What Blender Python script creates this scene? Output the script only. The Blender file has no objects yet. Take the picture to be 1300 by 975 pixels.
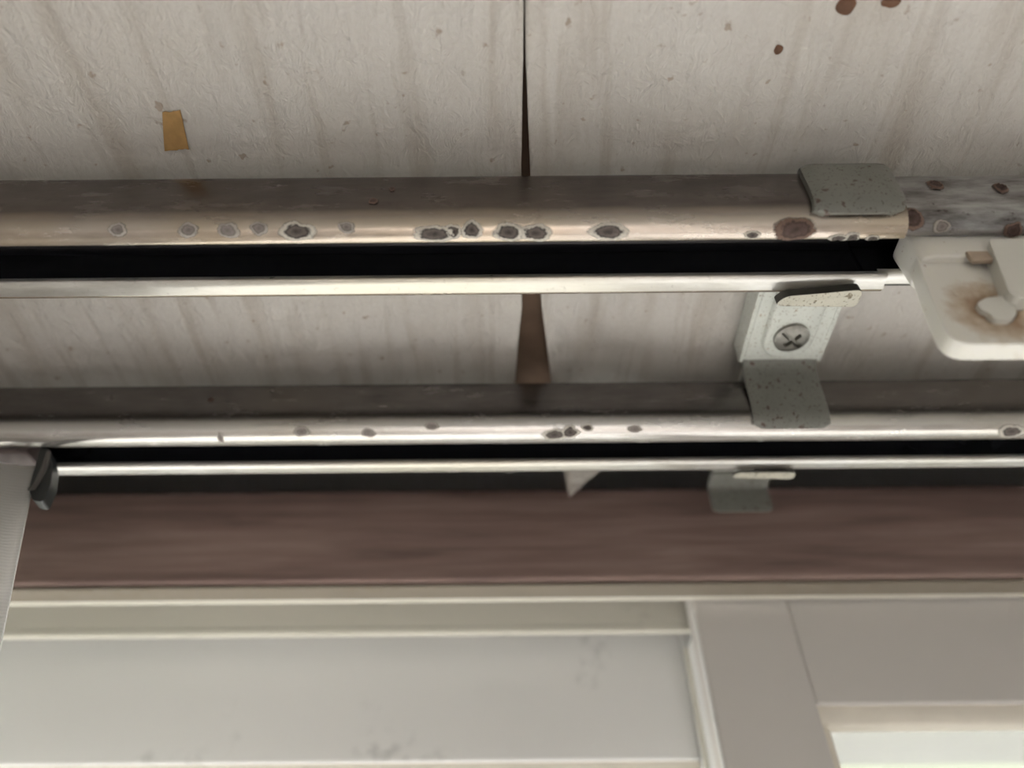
import bpy, bmesh, math, random
from mathutils import Vector, Matrix, noise

random.seed(7)
S = bpy.context.scene
COL = S.collection
CZ = 2.0                      # height of the camera above the floor; all coordinates below are relative to the camera

# ------------------------------------------------------------------ camera, world, sun, exposure
F_PX, W_PX, H_PX = 930.0, 1300.0, 975.0
PITCH, ROLL = math.radians(45.0), math.radians(-0.5)
cam = bpy.data.cameras.new('camera'); cam_o = bpy.data.objects.new('camera', cam); COL.objects.link(cam_o)
CAM_R = Matrix.Rotation(math.pi/2 + PITCH, 4, 'X') @ Matrix.Rotation(ROLL, 4, 'Z')
cam_o.matrix_world = Matrix.Translation((0, 0, CZ)) @ CAM_R
cam.sensor_width = 36.0; cam.lens = F_PX/W_PX*36.0
cam.clip_start = 0.005; cam.clip_end = 200
cam.dof.use_dof = True; cam.dof.focus_distance = 0.182; cam.dof.aperture_fstop = 6.0
S.camera = cam_o

world = bpy.data.worlds.new('daylight'); S.world = world; world.use_nodes = True
wn = world.node_tree.nodes; wl = world.node_tree.links
sky = wn.new('ShaderNodeTexSky'); sky.sky_type = 'NISHITA'; sky.sun_disc = False
sky.sun_elevation = math.radians(39); sky.sun_rotation = math.radians(20)
sky.air_density = 1.0; sky.dust_density = 3.0
haze = wn.new('ShaderNodeMix'); haze.data_type = 'RGBA'; haze.inputs[0].default_value = .65       # thin cloud over the blue
haze.inputs[7].default_value = (4.15, 4.05, 4.15, 1)
wl.new(sky.outputs[0], haze.inputs[6]); wl.new(haze.outputs[2], wn['Background'].inputs[0]); wn['Background'].inputs[1].default_value = 0.35

sun = bpy.data.lights.new('sun', 'SUN'); sun.energy = 4.0; sun.angle = math.radians(1.0); sun.color = (1, .968, .955)
sun_o = bpy.data.objects.new('sun', sun); COL.objects.link(sun_o)
sun_o.rotation_euler = (math.radians(-51), 0, math.radians(-14))      # comes in from beyond the window, slightly from the right
sun_o.location = (0.8, 6, 8)

S.view_settings.view_transform = 'Standard'; S.view_settings.look = 'None'
S.view_settings.gamma = 1.0; S.view_settings.use_curve_mapping = False
S.view_settings.exposure = 1.9

# ------------------------------------------------------------------ geometry helpers
def ray(px, py):
    d = Vector(((px - W_PX/2)/F_PX, (H_PX/2 - py)/F_PX, -1.0))
    return CAM_R.to_3x3() @ d
def at_y(px, py, y):
    d = ray(px, py); return d*(y/d.y)
def at_z(px, py, z):
    d = ray(px, py); return d*(z/d.z)

TOPS = []
def setp(o, label=None, cat=None, group=None, kind=None):
    if label: o['label'] = label
    if cat: o['category'] = cat
    if group: o['group'] = group
    if kind: o['kind'] = kind
def thing(name, base, label=None, cat=None, group=None, kind=None):
    o = bpy.data.objects.new(name, None); COL.objects.link(o)
    o.empty_display_size = .01
    o.location = base; TOPS.append(o); setp(o, label, cat, group, kind)
    return o
def origin(o):
    v = Vector((0, 0, 0))
    while o is not None: v += o.location; o = o.parent
    return v
def mesh_obj(name, verts, faces, mats, parent=None, smooth=False, midx=None, loc=None):
    """verts are given relative to the camera; the object origin is put at loc (or at its parent)"""
    base = origin(parent) if parent else Vector((0, 0, 0))
    if loc is None: loc = Vector((0, 0, 0)) if not parent else base
    loc = Vector(loc)
    me = bpy.data.meshes.new(name)
    me.from_pydata([tuple(Vector(v) - loc) for v in verts], [], faces)
    for m in (mats if isinstance(mats, (list, tuple)) else [mats]): me.materials.append(m)
    if midx: me.polygons.foreach_set('material_index', midx)
    bm = bmesh.new(); bm.from_mesh(me); bmesh.ops.recalc_face_normals(bm, faces=bm.faces); bm.to_mesh(me); bm.free()
    if smooth: me.polygons.foreach_set('use_smooth', [True]*len(me.polygons))
    o = bpy.data.objects.new(name, me); COL.objects.link(o)
    o.location = loc - base
    if parent: o.parent = parent
    else: TOPS.append(o)
    return o
def bevel(o, w, seg=2):
    m = o.modifiers.new('bevel', 'BEVEL'); m.width = w; m.segments = seg; m.limit_method = 'ANGLE'; m.angle_limit = math.radians(35)
    return o
def smooth_angle(o, deg=40):
    me = o.data
    me.polygons.foreach_set('use_smooth', [True]*len(me.polygons))
    try: me.set_sharp_from_angle(angle=math.radians(deg))
    except Exception: pass
    return o
def box(x0, x1, y0, y1, z0, z1):
    v = [(x, y, z) for x in (x0, x1) for y in (y0, y1) for z in (z0, z1)]
    f = [(0, 1, 3, 2), (4, 6, 7, 5), (0, 4, 5, 1), (2, 3, 7, 6), (0, 2, 6, 4), (1, 5, 7, 3)]
    return v, f
def boxes(*bs):
    V, Fc = [], []
    for b in bs:
        v, f = box(*b); n = len(V); V += v; Fc += [tuple(i+n for i in q) for q in f]
    return V, Fc
def extrude_x(profile, x0, x1, nseg=1, xs=None):
    """closed (y, z) loop swept along x, with end caps"""
    xs = xs or [x0 + (x1-x0)*i/nseg for i in range(nseg+1)]
    n = len(profile); V = [(x, y, z) for x in xs for (y, z) in profile]; Fc = []
    for i in range(len(xs)-1):
        for k in range(n):
            Fc.append((i*n+k, i*n+(k+1) % n, (i+1)*n+(k+1) % n, (i+1)*n+k))
    Fc.append(tuple(range(n))); Fc.append(tuple((len(xs)-1)*n+k for k in range(n)))
    return V, Fc
def outline_solid(pts2, y_front, y_back, holes=()):
    """a flat outline given as (x, z) points, extruded between two y planes, with holes"""
    bm = bmesh.new()
    for loop in [pts2] + list(holes):
        vs = [bm.verts.new((x, y_front, z)) for x, z in loop]
        for a, b in zip(vs, vs[1:] + vs[:1]): bm.edges.new((a, b))
    r = bmesh.ops.triangle_fill(bm, edges=bm.edges[:], use_beauty=True)
    fs = [g for g in r['geom'] if isinstance(g, bmesh.types.BMFace)]
    r = bmesh.ops.extrude_face_region(bm, geom=fs)
    bmesh.ops.translate(bm, vec=(0, y_back-y_front, 0), verts=[g for g in r['geom'] if isinstance(g, bmesh.types.BMVert)])
    bm.verts.index_update()
    V = [tuple(v.co) for v in bm.verts]; Fc = [tuple(v.index for v in f.verts) for f in bm.faces]
    bm.free(); return V, Fc
def round_loop(pts, r, seg=5):
    """round the corners of a closed 2D loop; r may be a number or a list"""
    out = []; n = len(pts)
    for i in range(n):
        p0, p1, p2 = Vector(pts[i-1]), Vector(pts[i]), Vector(pts[(i+1) % n])
        rr = r[i] if isinstance(r, (list, tuple)) else r
        if rr <= 0: out.append(tuple(p1)); continue
        a = (p0-p1); b = (p2-p1)
        t = min(rr, a.length*.49, b.length*.49)
        A = p1 + a.normalized()*t; B = p1 + b.normalized()*t
        for k in range(seg+1):
            u = k/seg; out.append(tuple((1-u)**2*A + 2*u*(1-u)*p1 + u*u*B))
    return out
def tube(path, r, sides=8):
    V, Fc = [], []; n = len(path)
    for i, p in enumerate(path):
        p = Vector(p); t = (Vector(path[min(i+1, n-1)]) - Vector(path[max(i-1, 0)])).normalized()
        u = t.orthogonal().normalized(); w = t.cross(u)
        rr = r[i] if isinstance(r, (list, tuple)) else r
        for k in range(sides):
            a = 2*math.pi*k/sides; V.append(tuple(p + u*math.cos(a)*rr + w*math.sin(a)*rr))
    for i in range(n-1):
        for k in range(sides):
            Fc.append((i*sides+k, i*sides+(k+1) % sides, (i+1)*sides+(k+1) % sides, (i+1)*sides+k))
    Fc.append(tuple(range(sides))); Fc.append(tuple((n-1)*sides+k for k in range(sides)))
    return V, Fc

# ------------------------------------------------------------------ materials
def mat(name):
    m = bpy.data.materials.new(name); m.use_nodes = True
    return m, m.node_tree.nodes, m.node_tree.links, m.node_tree.nodes['Principled BSDF']
def N(n, t, **kw):
    x = n.new(t)
    for k, v in kw.items(): setattr(x, k, v)
    return x
def coords(n, l, scale, src='Object', loc=(0, 0, 0)):
    tc = N(n, 'ShaderNodeTexCoord'); mp = N(n, 'ShaderNodeMapping')
    mp.inputs['Scale'].default_value = scale; mp.inputs['Location'].default_value = loc
    l.new(tc.outputs[src], mp.inputs['Vector']); return mp.outputs['Vector']
def noise_n(n, l, vec, scale, detail=4, rough=.55, dist=0.0):
    t = N(n, 'ShaderNodeTexNoise'); t.inputs['Scale'].default_value = scale; t.inputs['Detail'].default_value = detail
    t.inputs['Roughness'].default_value = rough; t.inputs['Distortion'].default_value = dist
    l.new(vec, t.inputs['Vector']); return t.outputs['Fac']
def ramp(n, l, fac, stops, interp='LINEAR'):
    r = N(n, 'ShaderNodeValToRGB'); r.color_ramp.interpolation = interp
    e = r.color_ramp.elements
    while len(e) < len(stops): e.new(.5)
    for i, (p, c) in enumerate(stops):
        e[i].position = p; e[i].color = (c, c, c, 1) if isinstance(c, (int, float)) else (*c, 1)
    l.new(fac, r.inputs['Fac']); return r.outputs['Color']
def mix(n, l, fac, a, b, mode='MIX'):
    x = N(n, 'ShaderNodeMix', data_type='RGBA', blend_type=mode)
    for i, v in ((0, fac), (6, a), (7, b)):
        s = x.inputs[i]
        if isinstance(v, (int, float)): s.default_value = v if i == 0 else (v, v, v, 1)
        elif isinstance(v, tuple): s.default_value = (*v, 1)
        else: l.new(v, s)
    return x.outputs[2]
def math_n(n, l, op, a, b=None):
    x = N(n, 'ShaderNodeMath', operation=op)
    for i, v in enumerate((a, b)):
        if v is None: continue
        if isinstance(v, (int, float)): x.inputs[i].default_value = v
        else: l.new(v, x.inputs[i])
    return x.outputs[0]
def bump(n, l, height, strength, dist, prev=None):
    b = N(n, 'ShaderNodeBump'); b.inputs['Strength'].default_value = strength; b.inputs['Distance'].default_value = dist
    l.new(height, b.inputs['Height'])
    if prev: l.new(prev, b.inputs['Normal'])
    return b.outputs['Normal']
def plain(name, col, rough=.6, metal=0.0, var=.12, scale=300, spec=.4, bmp=0.0):
    m, n, l, p = mat(name)
    v = coords(n, l, (1, 1, 1)); f = noise_n(n, l, v, scale, 4)
    c = mix(n, l, f, tuple(x*(1-var) for x in col), tuple(min(1, x*(1+var)) for x in col))
    l.new(c, p.inputs['Base Color']); p.inputs['Roughness'].default_value = rough; p.inputs['Metallic'].default_value = metal
    p.inputs['Specular IOR Level'].default_value = spec
    if bmp: l.new(bump(n, l, f, bmp, .0005), p.inputs['Normal'])
    return m

def make_wallpaper():
    m, n, l, p = mat('embossed_wallpaper')
    v1 = coords(n, l, (1, 1, 1)); vs = coords(n, l, (1, .10, .3)); vd = coords(n, l, (1, .28, 1))
    streak = noise_n(n, l, vs, 120, 4, .55, .6)            # stains running front to back
    blot = noise_n(n, l, v1, 28, 5, .6)
    fine = noise_n(n, l, v1, 900, 3, .6)
    specks = noise_n(n, l, v1, 330, 2, .5)
    c = mix(n, l, ramp(n, l, streak, [(.34, 0.0), (.5, 1.0)]), (.475, .437, .387), (.60, .575, .535))
    c = mix(n, l, ramp(n, l, blot, [(.35, 0.0), (.7, .55)]), c, (.55, .515, .46))
    c = mix(n, l, math_n(n, l, 'MULTIPLY', ramp(n, l, specks, [(.24, 1.0), (.31, 0.0)]), .6), c, (.28, .19, .12))
    c = mix(n, l, .12, c, fine, 'OVERLAY')
    l.new(c, p.inputs['Base Color']); p.inputs['Roughness'].default_value = .62; p.inputs['Specular IOR Level'].default_value = .35
    vw = coords(n, l, (1, .8, 1))
    stroke = noise_n(n, l, vw, 230, 5, .66, .7)
    b = bump(n, l, streak, .7, .0016); b = bump(n, l, stroke, .8, .0015, b); b = bump(n, l, fine, .25, .0003, b)
    l.new(b, p.inputs['Normal'])
    return m
M_PAPER = make_wallpaper()

def make_rail_metal(name, dark, light, tint, rough, seed, mott, low=None):
    m, n, l, p = mat(name)
    vx = coords(n, l, (.25, 1, 1), loc=(seed, 0, 0)); v1 = coords(n, l, (1, 1, 1), loc=(seed, 0, 0)); vb = coords(n, l, (1, .2, .2), loc=(seed, 0, 0))
    a = noise_n(n, l, vx, 260, 6, .65); big = noise_n(n, l, vb, 9, 2, .5); sp = noise_n(n, l, v1, 420, 4, .6)
    c = mix(n, l, ramp(n, l, a, [(.3, 0.0), (.7, 1.0)]), dark, light)
    c = mix(n, l, ramp(n, l, big, [(.46, 0.0), (.6, .7)]), c, tint)
    c = mix(n, l, ramp(n, l, sp, [(.62, 0.0), (.72, mott)]), c, (.05, .035, .03))
    if low:                   # paler along the lower edge: window and floor reflection painted into the metal
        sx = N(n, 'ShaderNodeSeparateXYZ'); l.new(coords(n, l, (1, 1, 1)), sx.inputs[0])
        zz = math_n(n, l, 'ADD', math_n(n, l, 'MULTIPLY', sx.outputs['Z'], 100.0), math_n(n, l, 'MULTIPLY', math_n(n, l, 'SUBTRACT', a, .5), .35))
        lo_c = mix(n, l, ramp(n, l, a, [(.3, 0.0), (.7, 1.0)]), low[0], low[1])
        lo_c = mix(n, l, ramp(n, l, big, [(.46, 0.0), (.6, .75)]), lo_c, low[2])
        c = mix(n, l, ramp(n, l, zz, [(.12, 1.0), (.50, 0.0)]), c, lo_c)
    l.new(c, p.inputs['Base Color']); p.inputs['Metallic'].default_value = .82
    r = math_n(n, l, 'ADD', math_n(n, l, 'MULTIPLY', a, .25), rough)
    l.new(r, p.inputs['Roughness'])
    l.new(bump(n, l, sp, .12, .0004), p.inputs['Normal'])
    return m
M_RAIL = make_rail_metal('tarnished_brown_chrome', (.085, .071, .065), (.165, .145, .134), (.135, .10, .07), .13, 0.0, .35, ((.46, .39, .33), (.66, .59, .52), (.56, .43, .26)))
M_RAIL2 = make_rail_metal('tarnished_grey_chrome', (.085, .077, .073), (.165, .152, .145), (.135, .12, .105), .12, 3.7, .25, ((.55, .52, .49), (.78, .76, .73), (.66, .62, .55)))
M_RAILIN = make_rail_metal('corroded_inner_section', (.09, .08, .076), (.50, .50, .50), (.22, .20, .19), .2, 9.1, .8)
M_LIP = make_rail_metal('window_lit_lip_metal', (.52, .50, .46), (.74, .73, .70), (.62, .58, .47), .2, 5.3, .2)  # paler copy of the rail metal, window reflection put into the lip colour
M_DARK = plain('black_channel', (.018, .019, .023), .25, 0, .2, 100, .5)  # near-black colour over the whole inner face of the rails

def make_blister(name, core, ring, mid):
    m, n, l, p = mat(name)
    at = N(n, 'ShaderNodeAttribute', attribute_name='rad')
    v = coords(n, l, (1, 1, 1)); f = noise_n(n, l, v, 900, 5, .65, 1.0)
    r = math_n(n, l, 'ADD', at.outputs['Fac'], math_n(n, l, 'MULTIPLY', math_n(n, l, 'SUBTRACT', f, .5), .55))
    c = ramp(n, l, r, [(.0, core), (.42, mid), (.56, core), (.68, ring), (.9, ring)])
    l.new(c, p.inputs['Base Color']); p.inputs['Roughness'].default_value = .6; p.inputs['Metallic'].default_value = .25
    al = ramp(n, l, r, [(.82, 1.0), (1.02, 0.0)]); l.new(al, p.inputs['Alpha'])
    l.new(bump(n, l, f, .8, .0008), p.inputs['Normal'])
    return m
M_BLIST = make_blister('grey_brown_blister', (.04, .032, .028), (.66, .62, .55), (.17, .14, .125))
M_FAINT = make_blister('faint_ring_blister', (.20, .175, .16), (.46, .42, .38), (.33, .29, .27))
M_RUST = make_blister('dark_rust_blister', (.06, .035, .028), (.20, .13, .10), (.11, .07, .06))

def make_zinc(name, base, spot, amount):
    m, n, l, p = mat(name)
    v = coords(n, l, (1, 1, 1)); a = noise_n(n, l, v, 520, 3, .5); b = noise_n(n, l, v, 1500, 3, .6); g = noise_n(n, l, v, 120, 3)
    c = mix(n, l, g, tuple(x*.86 for x in base), tuple(min(1, x*1.1) for x in base))
    c = mix(n, l, ramp(n, l, a, [(amount, 0.0), (amount+.05, .9)]), c, spot)
    c = mix(n, l, ramp(n, l, b, [(.60, 0.0), (.66, .7)]), c, tuple(x*.6 for x in spot))
    l.new(c, p.inputs['Base Color']); p.inputs['Metallic'].default_value = .1; p.inputs['Roughness'].default_value = .45
    l.new(bump(n, l, a, .15, .0004), p.inputs['Normal'])
    return m
M_ZINC = make_zinc('speckled_grey_green_steel', (.185, .186, .165), (.07, .035, .022), .62)
M_ZINCL = make_zinc('pale_zinc_steel', (.60, .62, .57), (.28, .19, .10), .69)
M_TONGUE = make_zinc('cream_speckled_steel', (.50, .48, .40), (.16, .13, .08), .6)
M_EDGE = plain('gap_shadow_edge', (.06, .058, .05), .5, .4, .3, 300)  # gap shadow between back lip and tongue put into the edge colour
M_SCREW = plain('worn_screw_steel', (.25, .24, .215), .42, .85, .35, 700, .5, .25)
M_BACK = plain('bare_brown_board', (.20, .135, .095), .85, 0, .35, 120, .2, .5)
M_VOID = plain('slot_shade_timber', (.03, .027, .03), .9, 0, .3, 80, .1)  # shade inside the slot above the window timber put into the colour
M_STAIN = plain('rust_drip', (.13, .06, .03), .55, 0, .5, 300)
M_TAPE = plain('ochre_old_tape', (.40, .24, .09), .55, 0, .3, 420)
M_GRIME = plain('brown_grimed_plastic', (.42, .33, .25), .5, 0, .3, 300)
M_PLAST_EDGE = plain('milky_plastic', (.70, .69, .63), .35, 0, .04, 80, .5)

def make_wood():
    m, n, l, p = mat('reddish_brown_timber')
    v = coords(n, l, (.06, 1, 1)); g = noise_n(n, l, v, 160, 6, .6, .6); g2 = noise_n(n, l, v, 700, 3, .6)
    c = ramp(n, l, g, [(.3, (.165, .108, .094)), (.52, (.27, .185, .162)), (.72, (.36, .26, .23))])
    c = mix(n, l, .25, c, g2, 'OVERLAY')
    l.new(c, p.inputs['Base Color']); p.inputs['Roughness'].default_value = .5; p.inputs['Specular IOR Level'].default_value = .35
    l.new(bump(n, l, g, .12, .0006), p.inputs['Normal']); return m
M_WOOD = make_wood()

def make_alu(name, col, dirt, lo=.58):
    m, n, l, p = mat(name)
    v = coords(n, l, (1, 1, 1)); a = noise_n(n, l, v, 24, 4, .55); b = noise_n(n, l, v, 190, 4, .6)
    d = math_n(n, l, 'MULTIPLY', ramp(n, l, a, [(lo, 0.0), (lo+.12, 1.0)]), ramp(n, l, b, [(.45, 0.0), (.62, .6)]))
    c = mix(n, l, d, col, dirt)
    l.new(c, p.inputs['Base Color']); p.inputs['Roughness'].default_value = .42; p.inputs['Metallic'].default_value = .05
    return m
M_ALU = make_alu('satin_white_aluminium', (.92, .92, .91), (.44, .45, .44))
M_ALUB = make_alu('beige_aluminium', (.80, .78, .69), (.40, .38, .32))
M_ALUG = make_alu('warm_grey_aluminium', (.74, .71, .68), (.66, .63, .59), .7)
M_FLANGE = make_alu('dusty_beige_flange', (.26, .225, .18), (.24, .20, .15), .45)
M_GASKET = plain('cream_glazing_gasket', (.92, .86, .76), .55, 0, .1, 90)

def make_frost():
    m, n, l, p = mat('frosted_glass')
    n.remove(p); out = n['Material Output']
    tr = N(n, 'ShaderNodeBsdfTranslucent'); tr.inputs['Color'].default_value = (.87, .87, .85, 1)
    df = N(n, 'ShaderNodeBsdfDiffuse'); df.inputs['Color'].default_value = (.66, .67, .63, 1)
    gl = N(n, 'ShaderNodeBsdfGlossy'); gl.inputs['Roughness'].default_value = .25
    m1 = N(n, 'ShaderNodeMixShader'); m1.inputs[0].default_value = .3
    l.new(tr.outputs[0], m1.inputs[1]); l.new(df.outputs[0], m1.inputs[2])
    tp = N(n, 'ShaderNodeBsdfTransparent'); m3 = N(n, 'ShaderNodeMixShader'); m3.inputs[0].default_value = .74
    l.new(m1.outputs[0], m3.inputs[1]); l.new(tp.outputs[0], m3.inputs[2])
    m2 = N(n, 'ShaderNodeMixShader'); m2.inputs[0].default_value = .05
    l.new(m3.outputs[0], m2.inputs[1]); l.new(gl.outputs[0], m2.inputs[2]); l.new(m2.outputs[0], out.inputs['Surface'])
    return m
M_FROST = make_frost()

def make_carrier_mat(cx, cz):
    m, n, l, p = mat('grimy_white_plastic')
    tc = N(n, 'ShaderNodeTexCoord'); v = tc.outputs['Object']
    d = N(n, 'ShaderNodeVectorMath', operation='DISTANCE'); l.new(v, d.inputs[0]); d.inputs[1].default_value = (cx, 0, cz)
    f = noise_n(n, l, v, 260, 5, .6)
    r = math_n(n, l, 'ADD', math_n(n, l, 'DIVIDE', d.outputs['Value'], .011), math_n(n, l, 'MULTIPLY', math_n(n, l, 'SUBTRACT', f, .5), 1.1))
    c = ramp(n, l, r, [(.35, (.34, .22, .13)), (.62, (.52, .42, .31)), (1.0, (.76, .74, .68))])
    c = mix(n, l, ramp(n, l, noise_n(n, l, v, 420, 3), [(.68, 0.0), (.74, .7)]), c, (.35, .22, .13))
    l.new(c, p.inputs['Base Color']); p.inputs['Roughness'].default_value = .35
    p.inputs['Subsurface Weight'].default_value = .15; p.inputs['Subsurface Radius'].default_value = (.003, .003, .002); p.inputs['Subsurface Scale'].default_value = 1.0
    return m

def make_cloth():
    m, n, l, p = mat('white_woven_cloth')
    v = coords(n, l, (1, 1, 1)); 
    wv = N(n, 'ShaderNodeTexWave', wave_type='BANDS', bands_direction='Z'); wv.inputs['Scale'].default_value = 330; wv.inputs['Distortion'].default_value = 3
    l.new(v, wv.inputs['Vector'])
    c = mix(n, l, wv.outputs['Fac'], (.88, .87, .85), (.95, .94, .92))
    l.new(c, p.inputs['Base Color']); p.inputs['Roughness'].default_value = .9; p.inputs['Specular IOR Level'].default_value = .1
    l.new(bump(n, l, wv.outputs['Fac'], .15, .0005), p.inputs['Normal'])
    t = N(n, 'ShaderNodeBsdfTranslucent'); t.inputs['Color'].default_value = (.75, .74, .7, 1)
    ms = N(n, 'ShaderNodeMixShader'); ms.inputs[0].default_value = .22
    l.new(p.outputs[0], ms.inputs[1]); l.new(t.outputs[0], ms.inputs[2]); l.new(ms.outputs[0], n['Material Output'].inputs['Surface'])
    return m
M_CLOTH = make_cloth()
M_HOOK = plain('dark_grey_hook_plastic', (.035, .038, .038), .35, 0, .2, 200, .5)
M_HOOKR = plain('worn_hook_edge', (.11, .10, .092), .4, 0, .2, 400, .5)
M_RUNNER = plain('brown_runner_plastic', (.11, .085, .08), .45, 0, .2, 200, .4)
M_WALL = plain('off_white_plaster', (.80, .79, .78), .9, 0, .04, 40, .2)
M_FLOOR = plain('pale_oak_floor', (.66, .63, .60), .5, 0, .1, 14, .4)
M_NEIGH = plain('pale_green_render', (.40, .43, .29), .9, 0, .06, 5, .2)
M_GROUND = plain('dark_ground', (.20, .20, .19), .9, 0, .12, 3, .2)  # darkened to cut sunlight bounced up through the window

# ------------------------------------------------------------------ structure
HC = 0.172                    # ceiling height above the camera
Y_END = 0.2140                # where the wallpaper stops short of the window timber
Y_WOOD = 0.2316
ROOM_X, ROOM_B, FLOOR = 1.9, -1.4, -CZ  # room depth shaped for light: unseen sunlit back wall fills the room-facing sides
WX0, WX1, WZ0 = -0.82, 0.98, -1.88       # window opening

v, f = box(-ROOM_X, ROOM_X, ROOM_B, .40, FLOOR-.1, FLOOR)
setp(mesh_obj('floor', v, f, M_FLOOR), kind='structure')
v, f = box(-12, 12, .40, 20, FLOOR-.35, FLOOR-.25)
setp(mesh_obj('ground', v, f, M_GROUND), 'dark ground outside the window', kind='structure')
v, f = box(-9, 9, 4.5, 4.7, FLOOR-.25, 1.8)
setp(mesh_obj('wall_outside', v, f, M_NEIGH), 'pale green rendered wall outside the window', kind='structure')
v, f = box(-ROOM_X, ROOM_X, ROOM_B-.1, ROOM_B, FLOOR, HC+.1); setp(mesh_obj('wall_back', v, f, M_WALL), kind='structure')
v, f = box(-ROOM_X-.1, -ROOM_X, ROOM_B-.1, .40, FLOOR, HC+.1); setp(mesh_obj('wall_left', v, f, M_WALL), kind='structure')
v, f = box(ROOM_X, ROOM_X+.1, ROOM_B-.1, .40, FLOOR, HC+.1); setp(mesh_obj('wall_right', v, f, M_WALL), kind='structure')
v, f = boxes((-ROOM_X, WX0-.05, Y_WOOD, .40, FLOOR, HC+.1), (WX1+.05, ROOM_X, Y_WOOD, .40, FLOOR, HC+.1),
             (WX0-.05, WX1+.05, .29, .40, .125, HC+.1), (WX0-.05, WX1+.05, Y_WOOD, .40, FLOOR, WZ0-.04))
setp(mesh_obj('wall_window', v, f, M_WALL), kind='structure')

ceiling = thing('ceiling', (0, 0, HC), 'papered ceiling with an open joint over brown board', kind='structure')
v, f = boxes((-ROOM_X, ROOM_X, ROOM_B, Y_END+.0012, HC+.0045, HC+.02))
mesh_obj('backing_board', v, f, M_BACK, ceiling)
v, f = boxes((-ROOM_X, ROOM_X, ROOM_B, .29, HC+.06, HC+.075), (-ROOM_X, ROOM_X, Y_END-.004, Y_END+.0012, HC+.02, HC+.06))
mesh_obj('slot_shade_lining', v, f, M_VOID, ceiling)

# edges of the two wallpaper sheets along the open joint, read off as points of the ceiling plane
def edge_fn(px_list):
    pts = sorted([(at_z(a, b, HC).y, at_z(a, b, HC).x) for a, b in px_list])
    def fn(y):
        if y <= pts[0][0]: return pts[0][1]
        for (y0, x0), (y1, x1) in zip(pts, pts[1:]):
            if y <= y1: return x0 + (x1-x0)*(y-y0)/(y1-y0)
        return pts[-1][1]
    return fn
edge_l = edge_fn([(664, 0), (663.5, 60), (662, 120), (661, 220), (662, 380), (657, 430), (652, 488), (650, 604)])
edge_r = edge_fn([(667, 0), (667.5, 60), (670, 120), (674, 220), (688, 380), (694, 430), (702, 488), (719, 604)])

def sheet_z(x, y, side):
    d = abs(x - (edge_r(y) if side > 0 else edge_l(y)))
    near = max(0.0, min(1.0, (y-.03)/.05))
    z = HC - .0022
    z += .0013*noise.noise(Vector((x*26, y*17, side*5.0)))*near
    z += .00038*noise.noise(Vector((x*330, y*26, 3.0)))
    z += .00012*noise.noise(Vector((x*420, y*520, 8.0)))
    if side > 0: z -= (.0022*near*math.exp(-d/.006)) - .0018*near*math.exp(-((d-.018)/.013)**2)
    else: z -= .0014*near*math.exp(-d/.005)
    return min(z, HC + .003)
def fine_range(a, b, step):
    n = max(1, int(round((b-a)/step))); return [a + (b-a)*i/n for i in range(n+1)]
ys = [-1.39, -.9, -.5, -.25, -.12, -.06, -.02] + fine_range(.005, Y_END, .0013)
sheets = {}
for side in (-1, 1):
    ds = fine_range(0, .012, .001) + fine_range(.0135, .215, .0014) + [.23, .25, .28, .33, .4, .5, .7, .9, 1.2, 1.6, 1.86]
    V, Fc = [], []
    for y in ys:
        e = (edge_r if side > 0 else edge_l)(y)
        for d in ds:
            x = e + side*d
            V.append((x, y, sheet_z(x, y, side)))
    nn = len(ds)
    for j in range(len(ys)-1):
        for i in range(nn-1):
            q = (j*nn+i, j*nn+i+1, (j+1)*nn+i+1, (j+1)*nn+i)
            Fc.append(q)
    o = mesh_obj('wallpaper_sheet', V, Fc, M_PAPER, ceiling, smooth=True)
    # normals must face down so that the thickness goes up
    if o.data.polygons[0].normal.z > 0: o.data.flip_normals()
    sm = o.modifiers.new('thickness', 'SOLIDIFY'); sm.thickness = .0006; sm.offset = -1
    sheets[side] = o
sheets[-1]['label'] = 'streaked off-white wallpaper left of the joint'
sheets[1]['label'] = 'streaked off-white wallpaper curling right of the joint'
# torn corner of the right sheet hanging into the dark slot
a = [at_y(px, py, Y_END+.0015 + t) for px, py, t in ((716, 592, 0), (766, 592, 0), (758, 600, .0012), (742, 613, .0022), (723, 631, .003), (719, 612, .002))]
V = [tuple(p) for p in a] + [(p.x, p.y+.0005, p.z+.0002) for p in a]
k = len(a)
Fc = [tuple(range(k)), tuple(range(2*k-1, k-1, -1))] + [(i, (i+1) % k, (i+1) % k+k, i+k) for i in range(k)]
mesh_obj('torn_corner', V, Fc, M_PAPER, sheets[1])

def blob_on_sheet(name, cx, cy, rx, ry, m, parent, side, seed, lift=.0004):
    c = at_z(cx, cy, HC); V = [(c.x, c.y, sheet_z(c.x, c.y, side)-lift*1.6)]; Fc = []; n = 20
    s = HC/F_PX*1.15
    for ring in (.6, 1.0):
        for k in range(n):
            a = 2*math.pi*k/n
            w = ring*(1 + .25*noise.noise(Vector((math.cos(a)*1.1, math.sin(a)*1.1, seed))))
            x, y = c.x + rx*s*w*math.cos(a), c.y + ry*s*w*math.sin(a)
            V.append((x, y, sheet_z(x, y, side) - (lift*1.4 if ring < 1 else lift*.4)))
    for k in range(n):
        Fc.append((0, 1+k, 1+(k+1) % n)); Fc.append((1+k, 1+n+k, 1+n+(k+1) % n, 1+(k+1) % n))
    return mesh_obj(name, V, Fc, m, parent, smooth=True)
for i, (cx, cy, rx, ry) in enumerate([(1070, 2, 10, 9), (1126, -2, 11, 6), (985, 59, 5, 5)]):
    blob_on_sheet('drip_stain', cx, cy, rx, ry, M_STAIN, sheets[1], 1, i*3.1)
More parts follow.
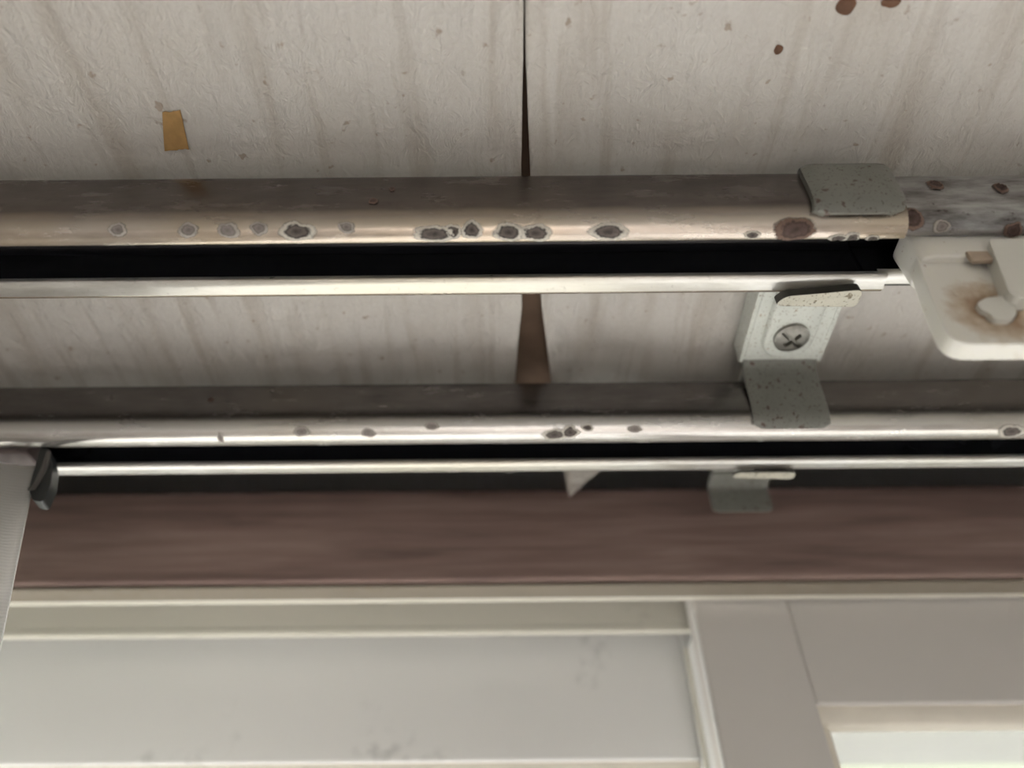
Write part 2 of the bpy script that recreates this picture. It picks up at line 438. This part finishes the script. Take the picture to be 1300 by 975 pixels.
# scrap of old tape on the left sheet
q = [at_z(a, b, HC-.003) for a, b in ((205, 144), (228, 142), (238, 191), (208, 193))]
V, Fc, g = [], [], 8
for j in range(g+1):
    for i in range(g+1):
        u, w = i/g, j/g
        p = (q[0]*(1-u)+q[1]*u)*(1-w) + (q[3]*(1-u)+q[2]*u)*w
        jag = .0005*noise.noise(Vector((p.x*900, p.y*900, 2)))*(j in (0, g))
        V.append((p.x, p.y+jag, sheet_z(p.x, p.y, -1)-.0007))
for j in range(g):
    for i in range(g): Fc.append((j*(g+1)+i, j*(g+1)+i+1, (j+1)*(g+1)+i+1, (j+1)*(g+1)+i))
o = mesh_obj('tape_scrap', V, Fc, M_TAPE, loc=q[0])
o.modifiers.new('thickness', 'SOLIDIFY').thickness = .0003
setp(o, 'small ochre scrap of old tape stuck on the papered ceiling', 'tape')

# timber over the window
wood_bot = at_y(650, 736, Y_WOOD).z
v, f = box(-ROOM_X, ROOM_X, Y_WOOD, .2435, wood_bot, at_y(650, 621, Y_WOOD).z)
o = bevel(mesh_obj('trim_1', v, f, M_WOOD), .0012); setp(o, 'reddish brown timber rail above the window', kind='structure')

# ------------------------------------------------------------------ window
win = thing('window_1', (.08, .25, WZ0), 'pale aluminium sliding window with frosted panes', kind='structure')
YL = .2424                                  # front track lip
zf = wood_bot - .0004
v, f = boxes((WX0-.05, WX1+.05, Y_WOOD+.0015, YL, zf-.0012, zf-.0002))
mesh_obj('head_flange', v, f, M_FLANGE, win)
z_l = at_y(650, 760, YL).z + .0006
v, f = extrude_x(round_loop([(YL-.0012, z_l-.0009), (YL+.0022, z_l-.0009), (YL+.0022, z_l+.008), (YL-.0012, z_l+.008)], .0009, 3), WX0-.05, WX1+.05)
smooth_angle(mesh_obj('track_lip', v, f, M_ALUB, win))
YF = .261
z_f = at_y(430, 803, YF).z
prof = [(YF-.0014, z_f-.0012), (YF+.0014, z_f-.0012), (YF+.0014, z_f+.0012), (YF, z_f+.0018), (YF, z_f+.03), (YF-.0008, z_f+.03), (YF-.0008, z_f+.0018), (YF-.0014, z_f+.001)]
v, f = extrude_x(round_loop(prof, .0006, 2), WX0-.05, WX1+.05)
smooth_angle(mesh_obj('centre_track', v, f, M_ALUB, win))
v, f = boxes((WX0-.05, WX1+.05, YL+.0022, .2895, zf+.02, zf+.024), (WX0-.05, WX1+.05, .2865, .2895, z_f-.005, zf+.02))
mesh_obj('head_box', v, f, M_ALU, win)
for x0, x1 in ((WX0-.05, WX0-.004), (WX1+.004, WX1+.05)):
    v, f = box(x0, x1, YL, .2895, WZ0-.02, zf-.004); bevel(mesh_obj('jamb', v, f, M_ALU, win), .001)
v, f = box(WX0-.05, WX1+.05, YL, .2895, WZ0-.04, WZ0-.02); bevel(mesh_obj('sill', v, f, M_ALU, win), .001)

def sash(y0, y1, xa, xb, z_top, z_rail, stile_l, stile_r, m_rail, m_stile, gasket):
    v, f = box(xa+stile_l, xb-stile_r, y0+.0006, y1, z_rail, z_top)
    bevel(mesh_obj('sash_top_rail', v, f, m_rail, win), .0008)
    v, f = box(xa, xa+stile_l, y0, y1, WZ0+.0, z_top); bevel(mesh_obj('sash_stile', v, f, m_stile, win), .001)
    v, f = box(xb-stile_r, xb, y0, y1, WZ0, z_top); bevel(mesh_obj('sash_stile', v, f, m_stile, win), .001)
    v, f = box(xa+stile_l, xb-stile_r, y0+.0006, y1, WZ0, WZ0+.06); bevel(mesh_obj('sash_bottom_rail', v, f, m_rail, win), .0008)
    ym = (y0+y1)/2
    v, f = box(xa+stile_l-.002, xb-stile_r+.002, ym+.001, ym+.004, WZ0+.055, z_rail+.005); mesh_obj('glass_pane', v, f, M_FROST, win)
    # glazing bead following the rail above the pane
    if gasket:
        r = gasket
        pr = [(ym+.001, z_rail+.001), (y0+.0022, z_rail+.001), (y0+.0022, z_rail-.35*r), (y0+.003, z_rail-.8*r), (ym+.001, z_rail-r)]
        v, f = extrude_x(round_loop(pr, .0012, 4), xa+stile_l+.0003, xb-stile_r-.0003)
        smooth_angle(mesh_obj('glazing_gasket', v, f, M_GASKET, win))
        v, f = box(xa+stile_l+.0002, xa+stile_l+.003, y0+.0026, ym+.001, WZ0+.06, z_rail-r); bevel(mesh_obj('glazing_gasket', v, f, M_GASKET, win), .0008)
    return ym
x_st = at_y(881, 775, .246).x
z_ir = at_y(1180, 893, .2466).z
z_or = at_y(430, 968, .275).z
sash(.246, .2575, x_st, WX1, zf-.003+.012, z_ir, .0345, .04, M_ALUG, M_ALUG, .0072)
sash(.2745, .286, WX0, x_st+.034, z_f+.022, z_or, .04, .034, M_ALU, M_ALU, .005)
# interlock strip on the meeting stile
v, f = box(x_st+.0012, x_st+.0026, .2574, .2722, WZ0+.02, z_f-.003); mesh_obj('interlock_strip', v, f, M_ALU, win)
v, f = box(x_st-.0003, x_st+.0026, .2700, .2722, WZ0+.02, z_f-.003); mesh_obj('interlock_strip', v, f, M_ALUB, win)
v, f = box(x_st-.0006, x_st+.0002, .2458, .2476, WZ0+.02, zf-.004); bevel(mesh_obj('weather_strip', v, f, M_ALU, win), .0003)

# ------------------------------------------------------------------ curtain rails
def arc(cy, cz, r, a0, a1, n):
    return [(cy + r*math.cos(math.radians(a0+(a1-a0)*i/n)), cz + r*math.sin(math.radians(a0+(a1-a0)*i/n))) for i in range(n+1)]
def rail_outline(y0, y1, zb, zt, s0, s1, rb=.0056, rt=.0036, inset=0.0):
    """open outer polyline of a C section, from the front lip edge round the front, top and back to the back lip edge"""
    i = inset
    y0, y1, zb, zt = y0+i, y1-i, zb+i, zt-i; rb -= i; rt -= i; rl = .0018; rv = .0085-i
    p = [(s0, zb+.0016), (s0, zb+.0004), (s0-.0004, zb)]
    p += [(y0+rb*(1+math.cos(math.radians(a))), zb+rv*(1+math.sin(math.radians(a)))) for a in [270-90*k/14 for k in range(15)]]
    p += arc(y0+rt, zt-rt, rt, 180, 90, 8) + arc(y1-rt, zt-rt, rt, 90, 0, 8)
    p += arc(y1-rl, zb+rl, rl, 0, -90, 8)
    p += [(s1+.002, zb), (s1+.0004, zb), (s1, zb+.0004), (s1, zb+.0016)]
    return p
def offset_line(p, d):
    out = []
    for i, (y, z) in enumerate(p):
        a = Vector(p[max(i-1, 0)]); b = Vector(p[min(i+1, len(p)-1)]); t = (b-a).normalized()
        out.append((y + d*t.y, z - d*t.x))       # to the inside (outline runs clockwise seen from +x)
    return out
def rail_mesh(name, p, x0, x1, parent, m_out, lip_from):
    th = .0008
    q = offset_line(p, th)
    # make sure that the offset goes inwards
    cy = sum(a for a, b in p)/len(p); cz = sum(b for a, b in p)/len(p)
    if sum((a-cy)**2+(b-cz)**2 for a, b in q) > sum((a-cy)**2+(b-cz)**2 for a, b in p): q = offset_line(p, -th)
    n = len(p); loop = p + q[::-1]; k = 2*n
    V = [(x, y, z) for x in (x0, x1) for (y, z) in loop]; Fc, mi = [], []
    for i in range(k):
        j = (i+1) % k
        Fc.append((i, j, k+j, k+i))
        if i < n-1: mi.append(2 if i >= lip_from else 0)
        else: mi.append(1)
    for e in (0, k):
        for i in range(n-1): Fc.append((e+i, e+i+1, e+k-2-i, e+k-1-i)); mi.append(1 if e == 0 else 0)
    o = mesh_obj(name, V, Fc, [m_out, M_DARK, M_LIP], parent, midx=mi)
    return smooth_angle(o, 50)
def hit_profile(p, px, py):
    d = ray(px, py); best = None
    for i in range(len(p)-1):
        (ya, za), (yb, zb_) = p[i], p[i+1]
        det = (yb-ya)*(-d.z) + (zb_-za)*d.y
        if abs(det) < 1e-12: continue
        # ya + u(yb-ya) = t d.y ; za + u(zb-za) = t d.z
        t = ((yb-ya)*za - (zb_-za)*ya)/((yb-ya)*d.z - (zb_-za)*d.y)
        u = ((t*d.y-ya)/(yb-ya)) if abs(yb-ya) > abs(zb_-za) else ((t*d.z-za)/(zb_-za))
        if -1e-6 <= u <= 1+1e-6 and t > 0 and (best is None or t < best[0]): best = (t, i, u)
    return best and (d.x*best[0], best[1], best[2])
def profile_tools(p):
    L = [0.0]
    for a, b in zip(p, p[1:]): L.append(L[-1] + (Vector(b)-Vector(a)).length)
    cy = sum(a for a, b in p)/len(p); cz = sum(b for a, b in p)/len(p)
    def point(s):
        s = max(0, min(L[-1]-1e-9, s)); i = max(k for k in range(len(L)-1) if L[k] <= s)
        u = (s-L[i])/(L[i+1]-L[i]); a, b = Vector(p[i]), Vector(p[i+1]); c = a.lerp(b, u); t = (b-a).normalized()
        nrm = Vector((t.y, -t.x))
        if nrm.dot(c-Vector((cy, cz))) < 0: nrm = -nrm
        return c, nrm
    return L, point
def blister(p, px, py, rx, ry, m, parent, seed, h=.00035):
    hit = hit_profile(p, px, py)
    if not hit: return
    L, point = profile_tools(p); x0, i, u = hit; s0 = L[i] + u*(L[i+1]-L[i])
    c, nrm = point(s0); dist = math.sqrt(x0*x0 + c.x**2 + c.y**2)
    view = Vector((c.x, c.y)).normalized(); fore = max(.35, abs(view.dot(nrm)))
    sc = dist/F_PX; ax, as_ = rx*sc*1.25, ry*sc/fore*1.25
    rings = [.22, .42, .6, .74, .88, 1.0]; hh = [.55, .7, 1.0, .9, .5, .12]; n = 26
    V, R, Fc = [], [], []
    def put(dx, dsx, hgt):
        c_, n_ = point(s0+dsx); V.append((x0+dx, c_.x + n_.x*hgt, c_.y + n_.y*hgt))
    put(0, 0, h*.5); R.append(0.0)
    for rg, ht in zip(rings, hh):
        for k in range(n):
            a = 2*math.pi*k/n
            w = rg*(1 + .26*noise.noise(Vector((math.cos(a)*1.2, math.sin(a)*1.2, seed))) + .12*noise.noise(Vector((math.cos(a)*4, math.sin(a)*4, seed+7))))
            put(ax*w*math.cos(a), as_*w*math.sin(a), h*ht*(.7 + .6*random.random()) if rg < 1 else .00005); R.append(rg)
    for k in range(n): Fc.append((0, 1+k, 1+(k+1) % n))
    for r_ in range(len(rings)-1):
        for k in range(n):
            a, b = 1+r_*n+k, 1+r_*n+(k+1) % n; Fc.append((a, b, b+n, a+n))
    o = mesh_obj('corrosion_blister', V, Fc, m, parent, smooth=True)
    at = o.data.attributes.new('rad', 'FLOAT', 'POINT'); at.data.foreach_set('value', R)
    return o

ZB, ZT = .140, .1592
RAIL1 = rail_outline(.0882, .1104, ZB, ZT+.0016, .0948, .1047)
RAIL1_IN = rail_outline(.0882, .1104, ZB, ZT+.0016, .0948, .1047, inset=.0009)
RAIL2 = rail_outline(.1568, .1792, ZB, ZT, .1651, .1738)
n_lip = len(RAIL1) - 6
X_STEP = .0892
rail1 = thing('curtain_rail', (0, .0993, ZB), 'brown tarnished steel curtain rail with rust blisters, on the room side', 'curtain rail')
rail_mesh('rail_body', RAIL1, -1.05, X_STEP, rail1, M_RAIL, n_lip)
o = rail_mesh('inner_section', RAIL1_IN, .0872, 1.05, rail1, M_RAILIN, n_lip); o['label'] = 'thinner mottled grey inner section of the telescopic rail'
for i, (px, py, rx, ry, m) in enumerate([
        (150, 292, 9, 6, M_FAINT), (240, 292, 10, 7, M_FAINT), (289, 293, 11, 8, M_FAINT), (329, 290, 9, 7, M_FAINT), (377, 294, 19, 10, M_BLIST),
        (440, 288, 9, 6, M_FAINT), (552, 297, 24, 9, M_BLIST), (575, 294, 9, 8, M_BLIST), (599, 292, 12, 10, M_BLIST), (646, 295, 17, 10, M_BLIST), (680, 296, 18, 9, M_BLIST),
        (772, 294, 20, 10, M_BLIST), (1011, 292, 20, 12, M_RUST), (955, 298, 9, 4, M_BLIST), (1064, 302, 10, 4, M_BLIST), (1082, 301, 8, 5, M_BLIST),
        (1108, 302, 7, 3, M_BLIST), (474, 256, 5, 3, M_RUST), (498, 241, 3, 2, M_RUST)]):
    blister(RAIL1, px, py, rx, ry, m, rail1, i*2.3)
for i, (px, py, rx, ry, m) in enumerate([(1157, 277, 12, 10, M_RUST), (1195, 287, 8, 6, M_FAINT), (1187, 236, 7, 4, M_RUST), (1270, 240, 6, 4, M_RUST), (1285, 292, 9, 7, M_RUST)]):
    blister(RAIL1_IN, px, py, rx, ry, m, rail1, 50+i*2.3, .0006)
rail2 = thing('curtain_rail', (0, .168, ZB), 'greyer steel curtain rail with bright lower edge, on the window side', 'curtain rail')
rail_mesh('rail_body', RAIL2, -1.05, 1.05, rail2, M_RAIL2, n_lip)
for i, (px, py, rx, ry, m) in enumerate([(704, 552, 14, 6, M_BLIST), (724, 549, 10, 7, M_BLIST), (746, 543, 7, 4, M_BLIST), (383, 548, 9, 5, M_FAINT), (548, 541, 8, 4, M_FAINT),
        (468, 550, 8, 5, M_FAINT), (806, 545, 8, 4, M_FAINT), (1284, 548, 12, 6, M_BLIST), (268, 508, 3, 2, M_RUST), (280, 556, 3, 5, M_FAINT)]):
    blister(RAIL2, px, py, rx, ry, m, rail2, 90+i*2.3, .00025)

# ------------------------------------------------------------------ ceiling bracket that carries both rails
BX = .0808
br = thing('rail_bracket', (BX, .14, HC-.003), 'grey zinc double bracket screwed to the ceiling, gripping both curtain rails', 'bracket')
ZP = .1604                                            # underside of the arm
xa, xb = BX-.0112, BX+.0112
def strip(name, path, xl, xr, th, mats, parent, nx=8, cushion=0.0, corner=0.0):
    """sheet-metal strip: (y, z) path on its outer face, thickness th to its inner side, between two x functions of the path parameter"""
    n = len(path); V, Fc = [], []
    T = []
    for i in range(n):
        a = Vector(path[max(i-1, 0)]); b = Vector(path[min(i+1, n-1)]); t = (b-a).normalized(); T.append(Vector((t.y, -t.x)))
    for layer in (0, 1):
        for i, (y, z) in enumerate(path):
            u = i/(n-1); l_, r_ = xl(u), xr(u)
            for k in range(nx+1):
                w = k/nx; x = l_ + (r_-l_)*w
                e = min(w, 1-w)*(r_-l_); c_ = cushion*max(0, 1-e/.0028)**2
                d = c_ + (th if layer else 0)
                V.append((x, y + T[i].x*d, z + T[i].y*d))
    m_ = nx+1; off = n*m_
    for i in range(n-1):
        for k in range(nx):
            a = i*m_+k; Fc.append((a, a+1, a+m_+1, a+m_)); Fc.append((off+a, off+a+m_, off+a+m_+1, off+a+1))
    for i in range(n-1):
        for a, b in ((i*m_, (i+1)*m_), (i*m_+nx, (i+1)*m_+nx)): Fc.append((a, b, b+off, a+off))
    for k in range(nx):
        for a, b in ((k, k+1), ((n-1)*m_+k, (n-1)*m_+k+1)): Fc.append((a, b, b+off, a+off))
    return smooth_angle(mesh_obj(name, V, Fc, mats, parent), 45)
def corner_fn(xl, xr, r0, r1, length):
    """round the free end (u -> 1) and/or the start of a strip"""
    def cut(u):
        s1 = (1-u)*length
        return r1 - math.sqrt(max(0, r1*r1 - max(0, r1-s1)**2)) if s1 < r1 else 0
    return (lambda u: xl + cut(u)), (lambda u: xr - cut(u))
# arm: channel with a flat underside and two flanges reaching the ceiling
v, f = boxes((xa, xb, .1118, .1512, ZP, ZP+.0012)); o = bevel(mesh_obj('arm_plate', v, f, M_ZINCL, br), .0004)
V, Fc = [], []
for s, x in ((-1, xa), (1, xb)):
    bv, bf = box(x-.0011 if s < 0 else x, x if s < 0 else x+.0011, .1118 if s < 0 else .1200, .1520, ZP+.0002, HC-.0035)
    mesh_obj('arm_flange', bv, bf, M_ZINCL, br)
v, f = boxes((xa+.001, xb-.001, .1512, .2135, ZP+.0003, ZP+.0015)); mesh_obj('arm_tail', v, f, M_ZINCL, br)
# raised pad round the screw, straight at the front and rounded towards the window
pc = at_z(1003, 425, ZP-.0008)
pw, y_f, y_b = .0076, .1175, pc.y+.0085
pad = [(pc.x-pw, y_f), (pc.x+pw, y_f), (pc.x+pw, pc.y+.002)] + [(pc.x+pw*math.cos(math.radians(a)), pc.y+.002+.0075*math.sin(math.radians(a))) for a in range(15, 180, 15)] + [(pc.x-pw, pc.y+.002)]
V = [(x, y, ZP+.0002) for x, y in pad]; cx = sum(a for a, b in pad)/len(pad); cyy = sum(b for a, b in pad)/len(pad)
V += [(cx+(x-cx)*.95, cyy+(y-cyy)*.97, ZP-.0012) for x, y in pad] + [(cx+(x-cx)*.86, cyy+(y-cyy)*.9, ZP-.0017) for x, y in pad]
n = len(pad); Fc = []
for r_ in (0, 1):
    for k in range(n): Fc.append((r_*n+k, r_*n+(k+1) % n, (r_+1)*n+(k+1) % n, (r_+1)*n+k))
Fc.append(tuple(range(2*n, 3*n)))
pad_o = smooth_angle(mesh_obj('raised_pad', V, Fc, M_ZINCL, br), 50)
# cross-head screw as a domed disc with a real recess
R_S, zs = .0050, ZP-.0017
V, Fc = [], []; nr, na = 30, 96; rot = math.radians(42)
def head_z(x, y):
    r = math.hypot(x, y)/R_S; h = .0018*math.sqrt(max(0, 1-.75*r*r))
    u, w = x*math.cos(rot)+y*math.sin(rot), -x*math.sin(rot)+y*math.cos(rot)
    if (abs(w) < .00062 and abs(u) < .0041) or (abs(u) < .0007 and abs(w) < .0027): h -= .0011
    return zs - h
V.append((pc.x, pc.y, head_z(0, 0)))
for i in range(1, nr+1):
    for k in range(na):
        a = 2*math.pi*k/na; x, y = R_S*i/nr*math.cos(a), R_S*i/nr*math.sin(a); V.append((pc.x+x, pc.y+y, head_z(x, y)))
for k in range(na):
    a = 2*math.pi*k/na; V.append((pc.x+R_S*math.cos(a), pc.y+R_S*math.sin(a), zs+.0003))
for k in range(na): Fc.append((0, 1+k, 1+(k+1) % na))
for i in range(nr):
    for k in range(na):
        a, b = 1+i*na+k, 1+i*na+(k+1) % na; Fc.append((a, b, b+na, a+na))
o = smooth_angle(mesh_obj('screw', V, Fc, M_SCREW, pad_o), 35); o['label'] = 'worn round cross-head screw'
# front clip: over the top of the room-side rail and down its face
off = .0024
y0, zt = .0882-off, ZT+.0036
path = [(.1070, zt), (.103, zt), (.098, zt)] + arc(y0+.006, zt-.006, .006, 90, 180, 10) + [(y0, .1520), (y0, .1490), (y0+.0001, .1462), (y0+.0005, .1440), (y0+.0013, .1424), (y0+.0019, .1416), (y0+.0025, .1409)]
ln = .036
fl0, fr0 = corner_fn(0, 0, 0, .0022, ln)
fl = lambda u: BX-.0104 - .0030*u + fl0(u)
fr = lambda u: BX+.0118 - .0050*u + fr0(u)
# outer face first, thickness inwards
strip('front_clip', path, fl, fr, -.0014, M_ZINC, br, 14, -.0010)
# riser behind the rail and tongue under its back lip
tl = at_z(986, 380, .1372).x; tr_ = at_z(1092, 372, .1372).x
path = [(.1121, ZP+.0002), (.1121, .1415), (.1119, .1395), (.1112, .1378), (.1098, .1372), (.1068, .1372)][::-1]
def tongue(name, xl, xr, yf, yb, z, th, parent, skew=0.0):
    lp = round_loop([(xl, yb), (xl+.0018, yf+skew), (xr, yf), (xr, yb)], [.0012, .0022, .0018, .0018], 5)
    V = [(x, y, z + (.0012*max(0, 1-(x-xl)/.004)**2)) for x, y in lp] + [(x, y, z+th + (.0012*max(0, 1-(x-xl)/.004)**2)) for x, y in lp]
    n = len(lp); Fc = [tuple(range(n)), tuple(range(2*n-1, n-1, -1))] + [(k, (k+1) % n, (k+1) % n+n, k+n) for k in range(n)]
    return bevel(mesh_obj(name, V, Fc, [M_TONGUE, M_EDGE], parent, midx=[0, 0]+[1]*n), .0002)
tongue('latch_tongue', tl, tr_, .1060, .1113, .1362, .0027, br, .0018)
v, f = box(BX-.008, BX-.002, .1106, .1112, .1380, ZP+.001); mesh_obj('latch_riser', v, f, M_ZINC, br)
# rear clip: from the arm down over the face of the window-side rail
path = [(.1508, ZP+.0001), (.1520, ZP-.0006), (.1530, ZP-.0018), (.1537, ZP-.0035), (.1542, ZP-.0060), (.1546, ZP-.0090), (.1549, ZP-.0120), (.1553, ZP-.0145), (.1558, ZP-.0168), (.1567, ZP-.0188), (.1577, ZP-.0200), (.1588, ZP-.0208)]
fl, fr = corner_fn(xa+.0002, xb-.0002, 0, .002, .024)
strip('rear_clip', path, fl, fr, -.0011, M_ZINC, br, 10, -.0004)
t2l = at_z(932, 601, .1378).x; t2r = at_z(1011, 601, .1378).x
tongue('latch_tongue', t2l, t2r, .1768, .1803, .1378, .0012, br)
v, f = box(BX-.006, BX+.004, .1796, .1804, .1384, ZP+.001); mesh_obj('latch_riser', v, f, M_ZINC, br)
# downturned tail behind the rail
path = [(.205, ZP+.0002), (.2115, ZP+.0002), (.2130, ZP-.0002), (.2138, ZP-.0012), (.2141, ZP-.0030), (.2143, ZP-.0065), (.2144, ZP-.0098), (.2146, ZP-.0106)]
fl, fr = corner_fn(xa+.0006, xb-.0006, 0, .002, .020)
o = strip('tail_tab', path, fl, fr, .0011, M_ZINC, br, 8)

# ------------------------------------------------------------------ white plastic carrier in the room-side rail
YC0, YC1 = .0968, .1012
def pxz(pts, y): return [(at_y(a, b, y).x, at_y(a, b, y).z) for a, b in pts]
hole_c = at_y(1266, 394, YC0)
M_CARR = make_carrier_mat(hole_c.x-.0005, hole_c.z)
# the shader works in object space: put the carrier's origin at its slot
car = thing('rail_carrier', (0, YC0, 0), 'grimy white plastic carrier hanging from the room-side rail slot', 'rail carrier')
p_tl, p_bl = at_y(1168, 330, YC0), at_y(1216, 437, YC0)
xr_c = p_bl.x + .033
out = round_loop([(p_tl.x, .1375), (at_y(1180, 372, YC0).x, at_y(1180, 372, YC0).z), (p_bl.x-.0012, p_bl.z), (xr_c, p_bl.z), (xr_c+.001, .1375)], [0, .004, .005, .005, 0], 6)
hole = round_loop(pxz([(1240, 383), (1262, 374), (1288, 380), (1292, 400), (1284, 410), (1256, 410)], YC0), .0012, 3)
v, f = outline_solid(out, YC0, YC1, [hole]); plate_o = bevel(smooth_angle(mesh_obj('carrier_plate', v, f, M_CARR, car), 40), .0007, 3)
# head that fills the slot, with a rounded left end
xh = at_y(1163, 325, YC0).x
lp = round_loop([(xh, .0950), (xh+.040, .0950), (xh+.040, .1045), (xh, .1045)], [.003, .001, .001, .003], 6)
n = len(lp); V = [(x, y, .1338) for x, y in lp] + [(x, y, .1455) for x, y in lp]
Fc = [tuple(range(n)), tuple(range(2*n-1, n-1, -1))] + [(k, (k+1) % n, (k+1) % n+n, k+n) for k in range(n)]
bevel(smooth_angle(mesh_obj('slot_head', V, Fc, M_CARR, car), 40), .0006, 3)
# saddle lip across the front and the proud block on the right
pa, pb = at_y(1226, 318, .0944), at_y(1264, 330, .0944)
v, f = box(pa.x, pb.x, .0944, .0956, pb.z, pa.z); bevel(mesh_obj('saddle_ridge', v, f, M_GRIME, car), .0004, 3)
bl = pxz([(1259, 309), (1300, 309)], .0918)
blk = round_loop([(at_y(1262, 312, .0935).x, .1380), (at_y(1281, 370, .0935).x, at_y(1281, 370, .0935).z), (at_y(1292, 378, .0935).x, at_y(1292, 378, .0935).z), (xr_c-.001, at_y(1300, 378, .0935).z), (xr_c-.001, .1380)], .0015, 4)
v, f = outline_solid(blk, .0935, YC0+.0006); bevel(smooth_angle(mesh_obj('raised_block', v, f, M_PLAST_EDGE, car), 40), .0009, 3)
peg = round_loop(pxz([(1239, 386), (1250, 379), (1272, 376), (1287, 383), (1291, 400), (1282, 408), (1262, 407), (1256, 398), (1246, 394)], YC0-.001), .0010, 3)
v, f = outline_solid(peg, YC0-.0012, YC1-.0006); bevel(smooth_angle(mesh_obj('hook_peg', v, f, M_PLAST_EDGE, plate_o), 40), .0007, 3)

# ------------------------------------------------------------------ curtain, hook and runner at the window-side rail
YCU = .169
edge_px = [(46, 600), (49, 636), (46, 648), (33, 656), (28, 668), (19, 705), (12, 750), (6, 795), (0, 850)]
edge = [(at_y(a, b, YCU).z, at_y(a, b, YCU).x) for a, b in edge_px]
edge.sort(reverse=True)
def cur_edge(z):
    if z >= edge[0][0]: return edge[0][1]
    for (z0, x0), (z1, x1) in zip(edge, edge[1:]):
        if z >= z1: return x0 + (x1-x0)*(z-z0)/(z1-z0)
    zl, xl_ = edge[-1]
    return xl_ + .02*(1-math.exp((z-zl)/.12))
ztop = edge[0][0]
cur = thing('curtain', (-.3, YCU, FLOOR+.06), 'white woven curtain hanging from the window-side rail', 'curtain')
zs_ = fine_range(ztop, -.05, .003) + fine_range(-.08, FLOOR+.06, .09)
zs_ = sorted(set(zs_), reverse=True)
us = fine_range(0, .12, .0018) + fine_range(.124, .62, .006)
def cur_pt(z, u):
    amp = .004 + .012*min(1, max(0, (ztop-z)/.3))
    ph = u*95 + .6*noise.noise(Vector((u*9, z*3, 1)))
    y = YCU - amp*(1-math.cos(ph))*.9 + .0006*noise.noise(Vector((u*90, z*40, 4)))
    return (cur_edge(z) - u + .003*math.sin(ph*2)*min(1, u/.02), y, z - (.0045*min(1, u/.012) - .002*noise.noise(Vector((u*60, 0, 2))) if False else 0))
V = [cur_pt(z, u) for z in zs_ for u in us]; nu = len(us)
Fc = [(j*nu+i, j*nu+i+1, (j+1)*nu+i+1, (j+1)*nu+i) for j in range(len(zs_)-1) for i in range(nu-1)]
fab_o = o = mesh_obj('fabric', V, Fc, M_CLOTH, cur, smooth=True); o.modifiers.new('thickness', 'SOLIDIFY').thickness = .0009
# header tape: a stiffer doubled band along the top
V = []
hz = fine_range(ztop+.0012, ztop-.055, .003)
hu = fine_range(0, .12, .0018) + fine_range(.124, .62, .006)
for z in hz:
    for u in hu:
        x, y, zz = cur_pt(min(z, ztop), u); V.append((x, y-.0016, z))
nu = len(hu); Fc = [(j*nu+i, j*nu+i+1, (j+1)*nu+i+1, (j+1)*nu+i) for j in range(len(hz)-1) for i in range(nu-1)]
o = mesh_obj('header_tape', V, Fc, M_CLOTH, fab_o, smooth=True); o.modifiers.new('thickness', 'SOLIDIFY').thickness = .0008
# hook
YH = .1655
hk = thing('curtain_hook', (at_y(50, 600, YH).x, YH, at_y(50, 600, YH).z), 'dark grey plastic hook at the corner of the white curtain', 'hook')
outl = round_loop(pxz([(50, 569), (62, 569), (67, 592), (64, 615), (54, 637), (41, 635), (36, 621), (40, 606), (45, 590)], YH), .0012, 3)
v, f = outline_solid(outl, YH, YH+.0042); bevel(smooth_angle(mesh_obj('hook_body', v, f, M_HOOK, hk), 40), .0006, 3)
rp = [at_y(a, b, YH-.0002) for a, b in ((62, 574), (60, 584), (55, 598), (48, 612), (42, 621), (37, 621))]
v, f = tube([tuple(p) for p in rp], [.0007, .0009, .0009, .0008, .0007, .0006], 8); smooth_angle(mesh_obj('hook_tongue', v, f, M_HOOKR, hk))
# runner
xr1 = at_y(47, 590, .166).x - .005
rn = thing('rail_runner', (xr1-.012, .169, .1385), 'brown plastic runner in the rail slot above the curtain', 'runner')
lp = round_loop([(xr1-.045, .1655), (xr1, .1655), (xr1+.001, .1735), (xr1-.045, .1735)], .0014, 4)
n = len(lp); V = [(x, y, .1388) for x, y in lp] + [(x, y, .1440) for x, y in lp]
Fc = [tuple(range(n)), tuple(range(2*n-1, n-1, -1))] + [(k, (k+1) % n, (k+1) % n+n, k+n) for k in range(n)]
bevel(smooth_angle(mesh_obj('runner_body', V, Fc, M_RUNNER, rn), 40), .0006, 2)
for dx in (-.006, -.024):
    v, f = tube([(xr1+dx+.0026*math.cos(a), .1694, .1364+.0030*math.sin(a)) for a in [math.radians(t) for t in range(-200, 25, 15)]], .0008, 6)
    smooth_angle(mesh_obj('runner_eyelet', v, f, M_RUNNER, rn))

# ------------------------------------------------------------------ lift everything to its height above the floor
for o in TOPS: o.location.z += CZ
